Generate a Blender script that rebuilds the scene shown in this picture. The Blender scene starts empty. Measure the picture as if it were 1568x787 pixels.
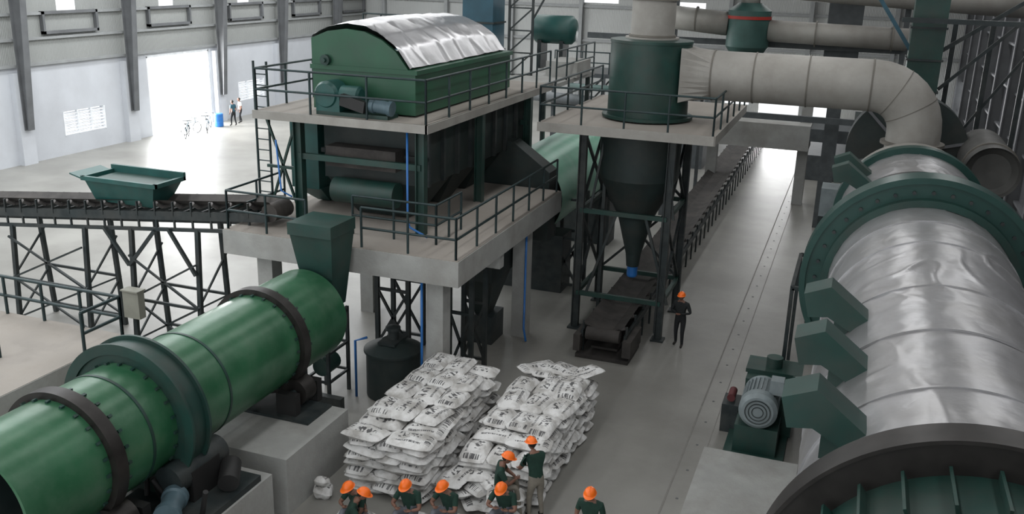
import bpy,bmesh,math,random
from mathutils import Vector,Matrix,noise
random.seed(7)
S=bpy.context.scene
try: S.view_settings.view_transform='Standard'
except Exception: pass
V=Vector
# ------------------------------------------------------------ materials
def mat(name,col,rough=.6,metal=0.,var=.15,scale=2.,bump=0.,bscale=15.,dirt=None,dscale=.8,damt=.5,ridge=False,wave=None,bdist=.05):
    m=bpy.data.materials.new(name);m.use_nodes=True
    nt=m.node_tree;n=nt.nodes;l=nt.links
    p=n['Principled BSDF'];tc=n.new('ShaderNodeTexCoord')
    nz=n.new('ShaderNodeTexNoise');nz.inputs['Scale'].default_value=scale;nz.inputs['Detail'].default_value=6
    l.new(tc.outputs['Object'],nz.inputs['Vector'])
    r=n.new('ShaderNodeValToRGB');r.color_ramp.elements[0].position=.3;r.color_ramp.elements[1].position=.7
    a=[max(0,c*(1-var)) for c in col];b=[min(1,c*(1+var)) for c in col]
    r.color_ramp.elements[0].color=(*a,1);r.color_ramp.elements[1].color=(*b,1)
    l.new(nz.outputs[0],r.inputs[0]);out=r.outputs[0]
    if dirt:
        n2=n.new('ShaderNodeTexNoise');n2.inputs['Scale'].default_value=dscale;n2.inputs['Detail'].default_value=8;n2.inputs['Roughness'].default_value=.65
        l.new(tc.outputs['Object'],n2.inputs['Vector'])
        r2=n.new('ShaderNodeValToRGB');r2.color_ramp.elements[0].position=.42;r2.color_ramp.elements[1].position=.72
        r2.color_ramp.elements[1].color=(damt,damt,damt,1)
        l.new(n2.outputs[0],r2.inputs[0])
        mx=n.new('ShaderNodeMix');mx.data_type='RGBA';l.new(r2.outputs[0],mx.inputs['Factor']);l.new(out,mx.inputs[6]);mx.inputs[7].default_value=(*dirt,1)
        out=mx.outputs[2]
    l.new(out,p.inputs['Base Color'])
    p.inputs['Roughness'].default_value=rough;p.inputs['Metallic'].default_value=metal
    if bump:
        n3=n.new('ShaderNodeTexNoise')
        if ridge: n3.noise_type='RIDGED_MULTIFRACTAL'
        n3.inputs['Scale'].default_value=bscale;n3.inputs['Detail'].default_value=3 if ridge else 5
        l.new(tc.outputs['Object'],n3.inputs['Vector'])
        bp=n.new('ShaderNodeBump');bp.inputs['Strength'].default_value=bump;bp.inputs['Distance'].default_value=bdist
        l.new(n3.outputs[0],bp.inputs['Height']);l.new(bp.outputs[0],p.inputs['Normal'])
    if wave:
        axis,ws,wd=wave
        w=n.new('ShaderNodeTexWave');w.wave_type='BANDS';w.bands_direction=axis;w.inputs['Scale'].default_value=ws
        l.new(tc.outputs['Object'],w.inputs['Vector'])
        bp=n.new('ShaderNodeBump');bp.inputs['Strength'].default_value=.6;bp.inputs['Distance'].default_value=wd
        l.new(w.outputs[0],bp.inputs['Height']);l.new(bp.outputs[0],p.inputs['Normal'])
    return m
M={}
M['floor']=mat('concrete_floor',(.262,.258,.238),.40,0,.14,.35,.08,30,(.17,.165,.15),.25,.9)
M['conc']=mat('concrete',(.36,.365,.35),.8,0,.1,1.5,.15,20,(.22,.21,.19),.7,.7)
M['slabtop']=mat('dusty_concrete',(.31,.285,.255),.85,0,.15,1.2,.1,20,(.19,.17,.145),.6,.7)
M['wallw']=mat('white_masonry',(.50,.52,.55),.8,0,.05,.5,.05,10,(.40,.41,.43),.3,.6)
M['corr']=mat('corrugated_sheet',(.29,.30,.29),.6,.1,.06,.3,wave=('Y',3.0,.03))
M['corrx']=mat('corrugated_sheet_end',(.40,.41,.40),.6,.1,.06,.3,wave=('X',3.0,.03))  # end wall paler than the side sheet, distance haze put into the tone
M['corrd']=mat('shaded_sheet',(.10,.102,.112),.7,.1,.2,.4,wave=('Y',2.5,.04))  # right wall sheet darkened, its backlit shade put into the colour
M['roof']=mat('roof_sheet',(.16,.165,.17),.7,.1,.15,.4,wave=('Y',2.5,.04))
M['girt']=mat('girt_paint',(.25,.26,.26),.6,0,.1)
M['girtd']=mat('girt_paint_dim',(.15,.155,.165),.6,0,.1)  # dimmer copy of girt_paint, carries the right wall's shade in its colour
M['steelcol']=mat('grey_column_paint',(.11,.115,.12),.6,0,.2,1)  # grey lightened so the colour carries haze on the left columns
M['dk']=mat('dark_structural_steel',(.021,.031,.033),.55,.1,.3,3,0,15,(.07,.063,.054),1.5,.5)
M['dkf']=mat('hazed_steelwork',(.075,.085,.09),.6,.1,.2,3)  # background steel, aerial haze mixed into the grey
M['gf']=mat('hazed_green_paint',(.035,.085,.075),.5,.05,.25,1.5)  # background green, lifted and greyed to paint in distance haze
M['rail']=mat('railing_paint',(.016,.034,.036),.5,.1,.3,3)
M['gdark']=mat('dark_green_paint',(.011,.047,.038),.5,.05,.25,1.5,0,15,(.048,.052,.045),1.2,.6)
M['gbody']=mat('blackish_green_plate',(.015,.027,.026),.6,.05,.3,1.2,0,15,(.052,.049,.043),1.,.6)  # near-black green, the plate's own colour
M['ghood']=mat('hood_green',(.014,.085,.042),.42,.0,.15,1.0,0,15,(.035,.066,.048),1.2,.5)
M['gdrum']=mat('drum_green',(.026,.122,.056),.32,.1,.22,.9,.06,6,(.09,.155,.105),1.8,.5)
M['glight']=mat('light_green_drum',(.16,.40,.28),.35,.1,.15,.8,0,6,(.28,.44,.36),1.8,.5)
M['teal']=mat('teal_paint',(.013,.082,.074),.45,.05,.2,2,0,15,(.05,.08,.07),1.5,.5)
M['tealb']=mat('teal_blue_paint',(.018,.075,.11),.5,.05,.2,2)
M['ringg']=mat('ring_green',(.010,.056,.046),.38,.1,.25,2,0,15,(.022,.042,.036),2,.5)
M['tyre']=mat('worn_steel_tyre',(.035,.032,.03),.45,.5,.3,3)
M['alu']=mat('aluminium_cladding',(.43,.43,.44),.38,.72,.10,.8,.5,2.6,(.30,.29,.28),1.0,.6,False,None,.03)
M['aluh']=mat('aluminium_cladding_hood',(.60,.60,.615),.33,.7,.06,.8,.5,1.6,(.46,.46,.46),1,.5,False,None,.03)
M['duct']=mat('beige_duct',(.33,.32,.295),.6,.15,.1,1.,.05,6,(.21,.195,.17),1.2,.6)
M['seam']=mat('duct_seam',(.16,.15,.13),.7,.1,.2)
M['flue']=mat('grey_flue',(.10,.10,.095),.6,.2,.2)
M['rubber']=mat('rubber_belt',(.033,.030,.028),.8,0,.3,3,0,10,(.095,.085,.075),1.2,.6)
M['idler']=mat('idler_grey',(.16,.15,.145),.5,.3,.3,5)
M['black']=mat('black_rubber',(.014,.014,.014),.6)
M['motor']=mat('motor_blue_grey',(.08,.13,.155),.45,.1,.2,4)
M['motorl']=mat('motor_grey',(.22,.26,.27),.5,.1,.15,4)
M['blue']=mat('blue_plastic_pipe',(.02,.14,.42),.4)
M['red']=mat('red_paint',(.35,.03,.02),.5)
M['redd']=mat('dull_red_paint',(.10,.02,.022),.6)
M['cream']=mat('cream_box',(.28,.28,.235),.5)
M['orange']=mat('orange_helmet',(.95,.17,.012),.35,0,.03)
M['skin']=mat('skin',(.19,.095,.065),.6,0,.08)
M['shirt']=mat('dark_green_shirt',(.008,.035,.024),.85,0,.2,8)
M['shirtb']=mat('black_shirt',(.012,.015,.016),.85,0,.2,8)
M['pkhaki']=mat('khaki_trousers',(.22,.20,.165),.85,0,.15,8)
M['pgrey']=mat('grey_trousers',(.14,.15,.17),.85,0,.15,8)
M['pblack']=mat('black_trousers',(.012,.014,.016),.85)
M['shoe']=mat('shoe',(.02,.017,.015),.6)
M['hair']=mat('hair',(.01,.008,.006),.7)
M['eye']=mat('eye_dark',(.01,.01,.01),.3)
M['white']=mat('white_cloth',(.6,.6,.6),.8)
M['lv']=mat('louvre_white',(.78,.80,.82),.6)
M['out']=mat('outdoor_ground',(.95,.955,.96),.9,0,.02)  # near-white colour stands in for blown-out daylight on the ground
M['dirtmark']=mat('trench_cover',(.21,.205,.19),.7,0,.12,4,0,10,(.16,.155,.14),3,.6)
def bagmat():
    m=bpy.data.materials.new('woven_bag');m.use_nodes=True;nt=m.node_tree;n=nt.nodes;l=nt.links
    p=n['Principled BSDF'];uv=n.new('ShaderNodeUVMap');sp=n.new('ShaderNodeSeparateXYZ');l.new(uv.outputs[0],sp.inputs[0])
    def math_(op,a,b=None):
        q=n.new('ShaderNodeMath');q.operation=op
        for i,v in enumerate((a,b)):
            if v is None: continue
            if isinstance(v,(int,float)): q.inputs[i].default_value=v
            else: l.new(v,q.inputs[i])
        return q.outputs[0]
    oi=n.new('ShaderNodeTexCoord')
    fx=math_('FRACT',sp.outputs[0]);fy=math_('FRACT',sp.outputs[1])
    def band(v,a,b): return math_('MULTIPLY',math_('GREATER_THAN',v,a),math_('LESS_THAN',v,b))
    def nz(sx,sy,thr,det=1):
        mp=n.new('ShaderNodeMapping');mp.inputs['Scale'].default_value=(sx,sy,1);l.new(uv.outputs[0],mp.inputs[0])
        t=n.new('ShaderNodeTexNoise');t.inputs['Scale'].default_value=1;t.inputs['Detail'].default_value=det;l.new(mp.outputs[0],t.inputs['Vector'])
        return math_('GREATER_THAN',t.outputs[0],thr)
    big=math_('MULTIPLY',math_('MULTIPLY',band(fy,.44,.76),band(fx,.22,.68)),nz(15,6,.53))
    sm=math_('MULTIPLY',math_('MULTIPLY',band(fy,.18,.27),band(fx,.2,.76)),nz(50,4,.47))
    st=math_('MULTIPLY',math_('MULTIPLY',band(fx,.81,.93),band(fy,.18,.82)),nz(2,22,.51))
    msk=math_('MAXIMUM',math_('MAXIMUM',big,sm),st)
    nzc=n.new('ShaderNodeTexNoise');nzc.inputs['Scale'].default_value=3;nzc.inputs['Detail'].default_value=5;l.new(oi.outputs['Object'],nzc.inputs['Vector'])
    r=n.new('ShaderNodeValToRGB');r.color_ramp.elements[0].position=.36;r.color_ramp.elements[0].color=(.40,.39,.37,1);r.color_ramp.elements[1].position=.58;r.color_ramp.elements[1].color=(.70,.70,.69,1);l.new(nzc.outputs[0],r.inputs[0])
    mx=n.new('ShaderNodeMix');mx.data_type='RGBA';l.new(math_('MULTIPLY',msk,.86),mx.inputs['Factor']);l.new(r.outputs[0],mx.inputs[6]);mx.inputs[7].default_value=(.025,.025,.03,1)
    l.new(mx.outputs[2],p.inputs['Base Color']);p.inputs['Roughness'].default_value=.75
    n3=n.new('ShaderNodeTexNoise');n3.inputs['Scale'].default_value=7;l.new(oi.outputs['Object'],n3.inputs['Vector'])
    bp=n.new('ShaderNodeBump');bp.inputs['Strength'].default_value=.8;bp.inputs['Distance'].default_value=.06;l.new(n3.outputs[0],bp.inputs['Height']);l.new(bp.outputs[0],p.inputs['Normal'])
    return m
M['bag']=bagmat()
# ------------------------------------------------------------ builder
def basis(d):
    d=V(d).normalized();a=V((0,0,1)) if abs(d.z)<.95 else V((1,0,0))
    x=a.cross(d).normalized();y=d.cross(x).normalized();return x,y,d
class B:
    def __init__(s,name): s.name=name;s.bm=bmesh.new();s.mats=[];s.uv=s.bm.loops.layers.uv.new('UVMap')
    def mi(s,m):
        if m not in s.mats: s.mats.append(m)
        return s.mats.index(m)
    def add(s,vs,fs,m,smooth=False,uvs=None):
        k=s.mi(m);nv=[s.bm.verts.new(v) for v in vs]
        for f in fs:
            try: F=s.bm.faces.new([nv[i] for i in f])
            except ValueError: continue
            F.material_index=k;F.smooth=smooth
            if uvs:
                for lp,i in zip(F.loops,f): lp[s.uv].uv=uvs[i]
        return nv
    def box(s,c,sz,m,rot=None):
        c=V(c);h=[x/2 for x in sz];vs=[]
        for i in (-1,1):
            for j in (-1,1):
                for k in (-1,1):
                    v=V((i*h[0],j*h[1],k*h[2]))
                    if rot is not None: v=rot@v
                    vs.append(c+v)
        s.add(vs,[(0,1,3,2),(4,6,7,5),(0,4,5,1),(2,3,7,6),(0,2,6,4),(1,5,7,3)],m);return s
    def bx(s,a,b,m):
        a,b=V(a),V(b);return s.box((a+b)/2,[abs(b[i]-a[i]) for i in range(3)],m)
    def beam(s,p0,p1,w,h,m):
        p0,p1=V(p0),V(p1);x,y,d=basis(p1-p0);L=(p1-p0).length
        return s.box((p0+p1)/2,(w,h,L),m,Matrix((x,y,d)).transposed())
    def ibeam(s,p0,p1,w,h,m,t=.03):
        p0,p1=V(p0),V(p1);x,y,d=basis(p1-p0);R=Matrix((x,y,d)).transposed();L=(p1-p0).length;c=(p0+p1)/2
        s.box(c,(t,h,L),m,R);s.box(c+y*(h/2),(w,t,L),m,R);s.box(c-y*(h/2),(w,t,L),m,R)
    def lathe(s,prof,o,d,m,seg=32,smooth=True,share=False):
        o=V(o);x,y,d=basis(d);n=seg
        def ring(r,h):
            return [o+x*(r*math.cos(2*math.pi*i/seg))+y*(r*math.sin(2*math.pi*i/seg))+d*h for i in range(n)]
        def faces(a,b): return [(a+i,a+(i+1)%n,b+(i+1)%n,b+i) for i in range(seg)]
        if share:
            vs=[];fs=[]
            for r,h in prof: vs+=ring(max(r,1e-4),h)
            for k in range(len(prof)-1): fs+=faces(k*n,(k+1)*n)
            s.add(vs,fs,m,smooth)
        else:
            for k in range(len(prof)-1):
                s.add(ring(max(prof[k][0],1e-4),prof[k][1])+ring(max(prof[k+1][0],1e-4),prof[k+1][1]),faces(0,n),m,smooth)
        return s
    def cyl(s,p0,p1,r,m,r1=None,seg=12,cap=True):
        p0,p1=V(p0),V(p1);L=(p1-p0).length;r1=r if r1 is None else r1
        pr=[(r,0),(r1,L)]
        if cap: pr=[(0,0)]+pr+[(0,L)]
        return s.lathe(pr,p0,p1-p0,m,seg)
    def tube(s,pts,r,m,seg=10,cap=True):
        pts=[V(p) for p in pts];vs=[];fs=[]
        prev=None
        for i,p in enumerate(pts):
            d=(pts[min(i+1,len(pts)-1)]-pts[max(i-1,0)]).normalized()
            if prev is None: x,y,_=basis(d)
            else:
                x=(prev-d*prev.dot(d)).normalized();y=d.cross(x)
            prev=x
            rr=r[i] if isinstance(r,(list,tuple)) else r
            for k in range(seg):
                a=2*math.pi*k/seg;vs.append(p+x*(rr*math.cos(a))+y*(rr*math.sin(a)))
        for i in range(len(pts)-1):
            for k in range(seg):
                j=(k+1)%seg;fs.append((i*seg+k,i*seg+j,(i+1)*seg+j,(i+1)*seg+k))
        if cap: fs+=[tuple(range(seg))[::-1],tuple((len(pts)-1)*seg+k for k in range(seg))]
        s.add(vs,fs,m,True);return s
    def prism(s,poly,ax,a,b,m):
        def mk(p,t):
            l=list(p);l.insert(ax,t);return V(l)
        n=len(poly);vs=[mk(p,a) for p in poly]+[mk(p,b) for p in poly]
        fs=[tuple(range(n)),tuple(range(2*n-1,n-1,-1))]+[(i,(i+1)%n,n+(i+1)%n,n+i) for i in range(n)]
        s.add(vs,fs,m);return s
    def frustum(s,c0,s0,c1,s1,m):
        vs=[]
        for c,z in ((c0,s0),(c1,s1)):
            for i,j in ((-1,-1),(1,-1),(1,1),(-1,1)): vs.append(V((c[0]+i*z[0]/2,c[1]+j*z[1]/2,c[2])))
        s.add(vs,[(0,1,2,3),(4,5,6,7),(0,1,5,4),(1,2,6,5),(2,3,7,6),(3,0,4,7)],m);return s
    def ell(s,c,r,m,seg=14,rg=9,rot=None,f=None):
        vs=[];fs=[];c=V(c)
        for j in range(rg+1):
            t=math.pi*j/rg
            for i in range(seg):
                a=2*math.pi*i/seg
                v=V((r[0]*math.sin(t)*math.cos(a),r[1]*math.sin(t)*math.sin(a),r[2]*math.cos(t)))
                if f: v=f(v)
                if rot is not None: v=rot@v
                vs.append(c+v)
        for j in range(rg):
            for i in range(seg): fs.append((j*seg+i,(j+1)*seg+i,(j+1)*seg+(i+1)%seg,j*seg+(i+1)%seg))
        s.add(vs,fs,m,True);return s
    def rail(s,pts,h=1.05,m=None,r=.032,sp=1.3,mid=1):
        m=m or M['rail'];pts=[V(p) for p in pts]
        for a,b in zip(pts,pts[1:]):
            L=(b-a).length;n=max(1,round(L/sp))
            for k in range(n+1):
                p=a.lerp(b,k/n);s.cyl(p,p+V((0,0,h)),r,m,seg=6)
            for q in range(mid+1):
                z=V((0,0,h*(1-q/(mid+1))));s.cyl(a+z,b+z,r,m,seg=6)
        return s
    def bolts(s,c,d,R,n,m,r=.03,h=.04):
        x,y,d=basis(d);c=V(c)
        for i in range(n):
            a=2*math.pi*i/n;p=c+x*(R*math.cos(a))+y*(R*math.sin(a));s.cyl(p,p+d*h,r,m,seg=6)
    def done(s,parent=None,recalc=True):
        if recalc: bmesh.ops.recalc_face_normals(s.bm,faces=s.bm.faces)
        me=bpy.data.meshes.new(s.name);s.bm.to_mesh(me);s.bm.free()
        for m in s.mats: me.materials.append(m)
        co=[v.co for v in me.vertices];mn=V([min(c[i] for c in co) for i in range(3)]);mx=V([max(c[i] for c in co) for i in range(3)])
        c=(mn+mx)/2;c.z=mn.z;me.transform(Matrix.Translation(-c))
        o=bpy.data.objects.new(s.name,me);o.location=c;S.collection.objects.link(o)
        return o
def planeholes(b,ax,pos,th,r1,r2,holes,m):
    us=sorted(set([r1[0],r1[1]]+[h[0] for h in holes]+[h[1] for h in holes]));us=[u for u in us if r1[0]<=u<=r1[1]]
    for u0,u1 in zip(us,us[1:]):
        zs=[(r2[0],r2[1])];uc=(u0+u1)/2
        for h in holes:
            if h[0]<uc<h[1]:
                nz=[]
                for a,c in zs:
                    if h[3]<=a or h[2]>=c: nz.append((a,c));continue
                    if h[2]>a: nz.append((a,h[2]))
                    if h[3]<c: nz.append((h[3],c))
                zs=nz
        for a,c in zs:
            if ax==0: b.bx((pos-th,u0,a),(pos,u1,c),m)
            else: b.bx((u0,pos,a),(u1,pos+th,c),m)
# ------------------------------------------------------------ camera
yaw=math.radians(19.9);p=math.radians(17.4);ro=math.radians(1.6)
d=V((-math.sin(yaw)*math.cos(p),math.cos(yaw)*math.cos(p),-math.sin(p)));r=V((math.cos(yaw),math.sin(yaw),0));u=r.cross(d)
X=r*math.cos(ro)+u*math.sin(ro);Yv=-r*math.sin(ro)+u*math.cos(ro)
cd=bpy.data.cameras.new('camera');cam=bpy.data.objects.new('camera',cd);S.collection.objects.link(cam);S.camera=cam
mw=Matrix((X,Yv,-d)).transposed().to_4x4();mw.translation=V((0,0,11.1));cam.matrix_world=mw
cd.sensor_width=36;cd.lens=36*1430/1568;cd.clip_end=400;cd.clip_start=.2
# ------------------------------------------------------------ room
WX=-42.;FY=76.;RX=7.;CZ=14.6
b=B('floor');b.bx((WX-.3,-6,-.3),(RX+.3,FY+.3,0),M['floor']);b.done()
b=B('outdoor_ground');b.bx((WX-70,-6,-.35),(WX-.3,FY+60,-.05),M['out']);b.bx((WX-.3,FY+.3,-.35),(30,FY+60,-.05),M['out']);b.done()
b=B('wall_left')
colY=[30.,37.9,45.9,54.6,62.,70.]
winY=[33.9,41.9,50.1,58.2,66.2,73.5]
holes=[(47.8,53.9,0,5.05)]+[(y0,y0+3.1,1.1,2.45) for y0 in (40.8,57.0)]
planeholes(b,0,WX,.35,(-6,FY),(0,5.2),holes,M['wallw'])
wh=[(y-.75,y+.75,8.0,9.9) for y in winY]
planeholes(b,0,WX,.15,(-6,FY),(5.2,CZ),wh,M['corr'])
for z in (5.25,6.6,7.9,10,11.6):
    b.bx((WX,-6,z-.07),(WX+.18,FY,z+.07),M['girt'])
for y in colY: b.bx((WX,y-.45,0),(WX+.35,y+.45,4.9),M['wallw'])
b.done()
b=B('louvre_vent')
for y0 in (40.8,57.0):
    for k in range(7):
        z=1.15+k*.19;b.box((WX-.1,y0+1.55,z),(.18,3.1,.05),M['lv'],Matrix.Rotation(.5,3,'Y'))
    for q in range(4): b.bx((WX-.15,y0+q*1.03-.04,1.1),(WX+.03,y0+q*1.03+.04,2.45),M['lv'])
b.done()
b=B('trim_1')
for y0,y1,z0,z1 in wh:
    yc=(y0+y1)/2
    for (a,c) in (((yc-2,6.8),(yc+2,6.95)),((yc-2,7.85),(yc+2,8.0)),((yc-2,6.8),(yc-1.85,8.0)),((yc+1.85,6.8),(yc+2,8.0))):
        b.bx((WX+.02,a[0],a[1]),(WX+.25,c[0],c[1]),M['steelcol'])
b.done()
for y in colY:
    b=B('steel_column')
    b.prism([(WX+.36,1.9),(WX+.62,1.9),(WX+1.5,14.4),(WX+.36,14.4)],1,y-.03,y+.03,M['steelcol'])
    b.prism([(WX+.60,1.9),(WX+.66,1.9),(WX+1.56,14.4),(WX+1.5,14.4)],1,y-.2,y+.2,M['steelcol'])
    b.bx((WX+.36,y-.2,1.9),(WX+.42,y+.2,14.4),M['steelcol'])
    b.done()
b=B('door_1')
for y in (47.87,53.83): b.bx((WX-.34,y-.06,0),(WX-.02,y+.06,4.98),M['lv'])
b.bx((WX-.34,47.81,4.9),(WX-.02,53.89,5.04),M['lv'])
b.done()
b=B('wall_back')
bh=[(-7.2,-1.2,0,4.9),(-22,-19,8.3,9.3),(-15,-12,8.0,8.6),(-10,-8,1,5)]
planeholes(b,1,FY,.2,(WX,RX),(0,CZ),bh,M['corrx'])
for x in range(-40,6,6): b.bx((x-.15,FY-.5,0),(x+.15,FY,14),M['girt'])
for z in (5.3,8,9.8,11.6): b.bx((WX,FY-.2,z-.1),(RX,FY,z+.1),M['girt'])
b.done()
b=B('wall_right')
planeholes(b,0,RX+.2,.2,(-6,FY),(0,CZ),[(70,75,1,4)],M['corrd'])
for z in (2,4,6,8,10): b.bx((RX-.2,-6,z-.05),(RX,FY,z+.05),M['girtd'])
for y in range(14,76,5):
    b.bx((RX-.55,y-.15,0),(RX-.5,y+.15,14.4),M['girtd']);b.bx((RX-.5,y-.04,0),(RX,y+.04,14.4),M['steelcol'])
b.done()
b=B('ceiling')
b.bx((WX,-6,CZ),(RX+.2,FY,CZ+.15),M['roof'])
for y in range(0,76,6):
    b.bx((WX+.4,y-.1,CZ-.5),(RX-.3,y+.1,CZ),M['steelcol'])
b.done()
b=B('floor_trench_cover')
b.bx((-2.86,9,0),(-2.82,75,.005),M['dirtmark']);b.bx((-2.35,9,0),(-2.33,75,.005),M['dirtmark'])
y=10.
while y<74:
    b.bx((-2.62,y+.4,0),(-2.56,y+.46,.005),M['steelcol']);y+=1.3
b.done()
# ------------------------------------------------------------ mezzanine
b=B('concrete_mezzanine')
b.bx((-15.3,19.7,3.55),(-8.5,28,4.2),M['conc']);b.bx((-15.27,19.73,4.2),(-8.53,27.97,4.215),M['slabtop'])
for x,y in ((-9.3,20.3),(-9.0,25.8),(-14.3,20.3),(-14.3,25.8)): b.bx((x-.23,y-.23,0),(x+.23,y+.23,3.56),M['conc'])
b.bx((-15,22.8,3.1),(-8.6,23.1,3.56),M['conc'])
b.rail([(-11.2,19.82,4.2),(-8.62,19.82,4.2),(-8.62,27.8,4.2)])
b.rail([(-15.2,22.5,4.2),(-15.2,19.82,4.2),(-12.8,19.82,4.2)])
b.rail([(-12.0,20.8,4.2),(-9.6,20.8,4.2),(-9.6,22.4,4.2)],sp=1)
b.done()
b=B('steel_trestle')
for (x0,x1,y) in ((-12.4,-11.4,22.8),(-9.7,-9.05,21.9),(-9.4,-8.5,30.2)):
    for x in (x0,x1):
        for yy in (y,y+1.0): b.beam((x,yy,0),(x,yy,3.55),.12,.12,M['dk'])
    for yy in (y,y+1.0):
        b.beam((x0,yy,.3),(x1,yy,2),.07,.07,M['dk']);b.beam((x1,yy,.3),(x0,yy,2),.07,.07,M['dk'])
        for z in (.3,2,3.4): b.beam((x0,yy,z),(x1,yy,z),.08,.08,M['dk'])
b.bx((-10.6,24,2.2),(-9.3,27,3.0),M['gbody']);b.frustum((-9.9,25,.9),(.4,.5),(-9.9,25,2.2),(1.1,1.6),M['gbody']);b.bx((-10.4,24.6,0),(-9.5,25.6,.9),M['dk'])
b.done()
# ------------------------------------------------------------ screening machine + hood
HY=28.9
b=B('screening_machine')
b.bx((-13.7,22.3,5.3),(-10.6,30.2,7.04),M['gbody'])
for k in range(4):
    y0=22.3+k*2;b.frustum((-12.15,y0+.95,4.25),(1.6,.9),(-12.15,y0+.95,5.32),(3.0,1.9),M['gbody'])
for k in range(9): b.bx((-10.6,22.3+k*.97,5.3),(-10.5,22.42+k*.97,7.04),M['dk'])
b.bx((-13.75,22.2,6.0),(-10.55,22.3,6.12),M['dk'])
b.cyl((-13.2,22.0,5.05),(-11.3,22.0,5.05),.35,M['gdark'],seg=20)
b.bx((-13.3,21.7,5.75),(-11.2,22.25,6.3),M['rubber'])
for x in (-14.0,-10.35):
    for y in (21.5,25.5,29.8): b.ibeam((x,y,4.2),(x,y,7.04),.22,.22,M['gdark'])
for y in (21.5,29.8): b.beam((-14,y,6.0),(-10.35,y,6.0),.12,.16,M['gdark'])
b.bx((-15.0,22.6,4.8),(-14.1,25.2,7.0),M['teal'])
b.frustum((-14.5,23.9,4.25),(.4,.8),(-14.5,23.9,4.82),(.9,2.6),M['teal'])
b.beam((-15.1,21.6,4.3),(-14.1,21.6,7),.06,.06,M['gdark']);b.beam((-14.1,21.6,4.3),(-15.1,21.6,7),.06,.06,M['gdark'])
b.beam((-15.1,21.6,5.6),(-14.1,21.6,5.6),.08,.08,M['gdark'])
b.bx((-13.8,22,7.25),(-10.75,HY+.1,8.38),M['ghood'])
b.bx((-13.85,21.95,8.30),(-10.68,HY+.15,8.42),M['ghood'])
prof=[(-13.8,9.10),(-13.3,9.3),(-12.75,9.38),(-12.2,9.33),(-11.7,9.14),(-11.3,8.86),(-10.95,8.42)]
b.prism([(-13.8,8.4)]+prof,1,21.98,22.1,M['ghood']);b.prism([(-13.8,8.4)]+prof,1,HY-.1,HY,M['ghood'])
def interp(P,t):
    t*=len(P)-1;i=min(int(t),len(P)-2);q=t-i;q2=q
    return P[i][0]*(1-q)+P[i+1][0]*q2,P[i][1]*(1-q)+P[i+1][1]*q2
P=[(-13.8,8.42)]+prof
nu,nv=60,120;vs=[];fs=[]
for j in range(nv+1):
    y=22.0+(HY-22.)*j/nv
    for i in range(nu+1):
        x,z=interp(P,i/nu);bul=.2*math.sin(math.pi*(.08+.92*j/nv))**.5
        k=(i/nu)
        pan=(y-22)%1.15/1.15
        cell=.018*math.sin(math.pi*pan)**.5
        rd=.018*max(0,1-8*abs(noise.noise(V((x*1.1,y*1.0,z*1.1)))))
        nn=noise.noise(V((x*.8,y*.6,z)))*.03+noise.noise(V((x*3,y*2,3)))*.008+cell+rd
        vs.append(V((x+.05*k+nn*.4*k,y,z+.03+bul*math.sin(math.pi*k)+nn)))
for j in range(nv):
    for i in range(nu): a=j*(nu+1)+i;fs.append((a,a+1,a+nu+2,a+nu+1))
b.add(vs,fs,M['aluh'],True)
b.lathe([(0,0),(.14,0),(.14,.12),(.06,.12),(.06,.2),(0,.2)],(-13.35,21.98,8.55),(0,-1,0),M['gdark'],16)
b.done(recalc=True)
b=B('geared_drive_motor')
b.bx((-13.3,21.3,7.2),(-11.2,21.9,7.3),M['gdark'])
b.lathe([(0,-.35),(.32,-.35),(.36,-.3),(.36,.2),(.3,.3),(0,.3)],(-13.0,21.55,7.72),(0,-1,.0),M['teal'],24)
b.bx((-13.3,21.3,7.3),(-12.6,21.95,7.75),M['teal'])
b.lathe([(0,0),(.27,0),(.27,.5),(.2,.55),(0,.55)],(-12.65,21.6,7.7),(1,0,0),M['teal'],20)
b.lathe([(0,0),(.2,0),(.2,.12),(.17,.14),(.17,.5),(.2,.52),(.2,.62),(0,.62)],(-11.7,21.35,7.55),(1,0,-.1),M['motor'],20)
b.beam((-12.5,21.25,7.65),(-11.75,21.15,7.5),.16,.3,M['black'])
b.done()
b=B('steel_walkway_platform')
b.bx((-15.1,21.1,7.05),(-10.0,31.2,7.2),M['slabtop']);b.bx((-15.13,21.05,6.98),(-9.97,21.12,7.2),M['duct']);b.bx((-10.03,21.05,6.98),(-9.95,31.2,7.2),M['duct'])
b.rail([(-15.05,24,7.2),(-15.05,21.15,7.2),(-10.05,21.15,7.2),(-10.05,31.1,7.2)],h=1.1,sp=1.5)
b.bx((-12,31.2,7.05),(-9.8,36,7.2),M['conc']);b.rail([(-9.85,31.2,7.2),(-9.85,36,7.2)],h=1.1)
b.bx((-10.9,33.2,7.2),(-9.7,35,7.75),M['conc'])
b.rail([(-17.8,32,7.9),(-14.8,32,7.9)],h=1.3,sp=.8);b.bx((-17.9,31.9,7.75),(-14.6,35,7.9),M['dk'])
for x in (-17.4,-14.9): b.beam((x,32.2,0),(x,32.2,7.8),.16,.16,M['dk'])
for x in (-11.8,-10): b.beam((x,35.8,0),(x,35.8,7.1),.16,.16,M['dk'])
b.done()
b=B('access_ladder')
for x in (-15.62,-15.2): b.beam((x,21.9,4.2),(x,21.9,8.4),.06,.04,M['rail'])
z=4.45
while z<8.3: b.cyl((-15.62,21.9,z),(-15.2,21.9,z),.018,M['rail'],seg=6);z+=.3
b.done()
b=B('blue_water_pipe')
b.tube([(-10.6,21.2,7.0),(-10.6,21.2,4.7),(-10.5,21.1,4.5),(-9.9,20.9,4.35)],.03,M['blue'],8)
b.tube([(-9.6,19.95,3.5),(-9.6,19.95,.1)],.035,M['blue'],8)
b.tube([(-8.75,25.4,3.6),(-8.75,25.4,.4),(-8.6,25.2,.05)],.035,M['blue'],8)
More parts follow.
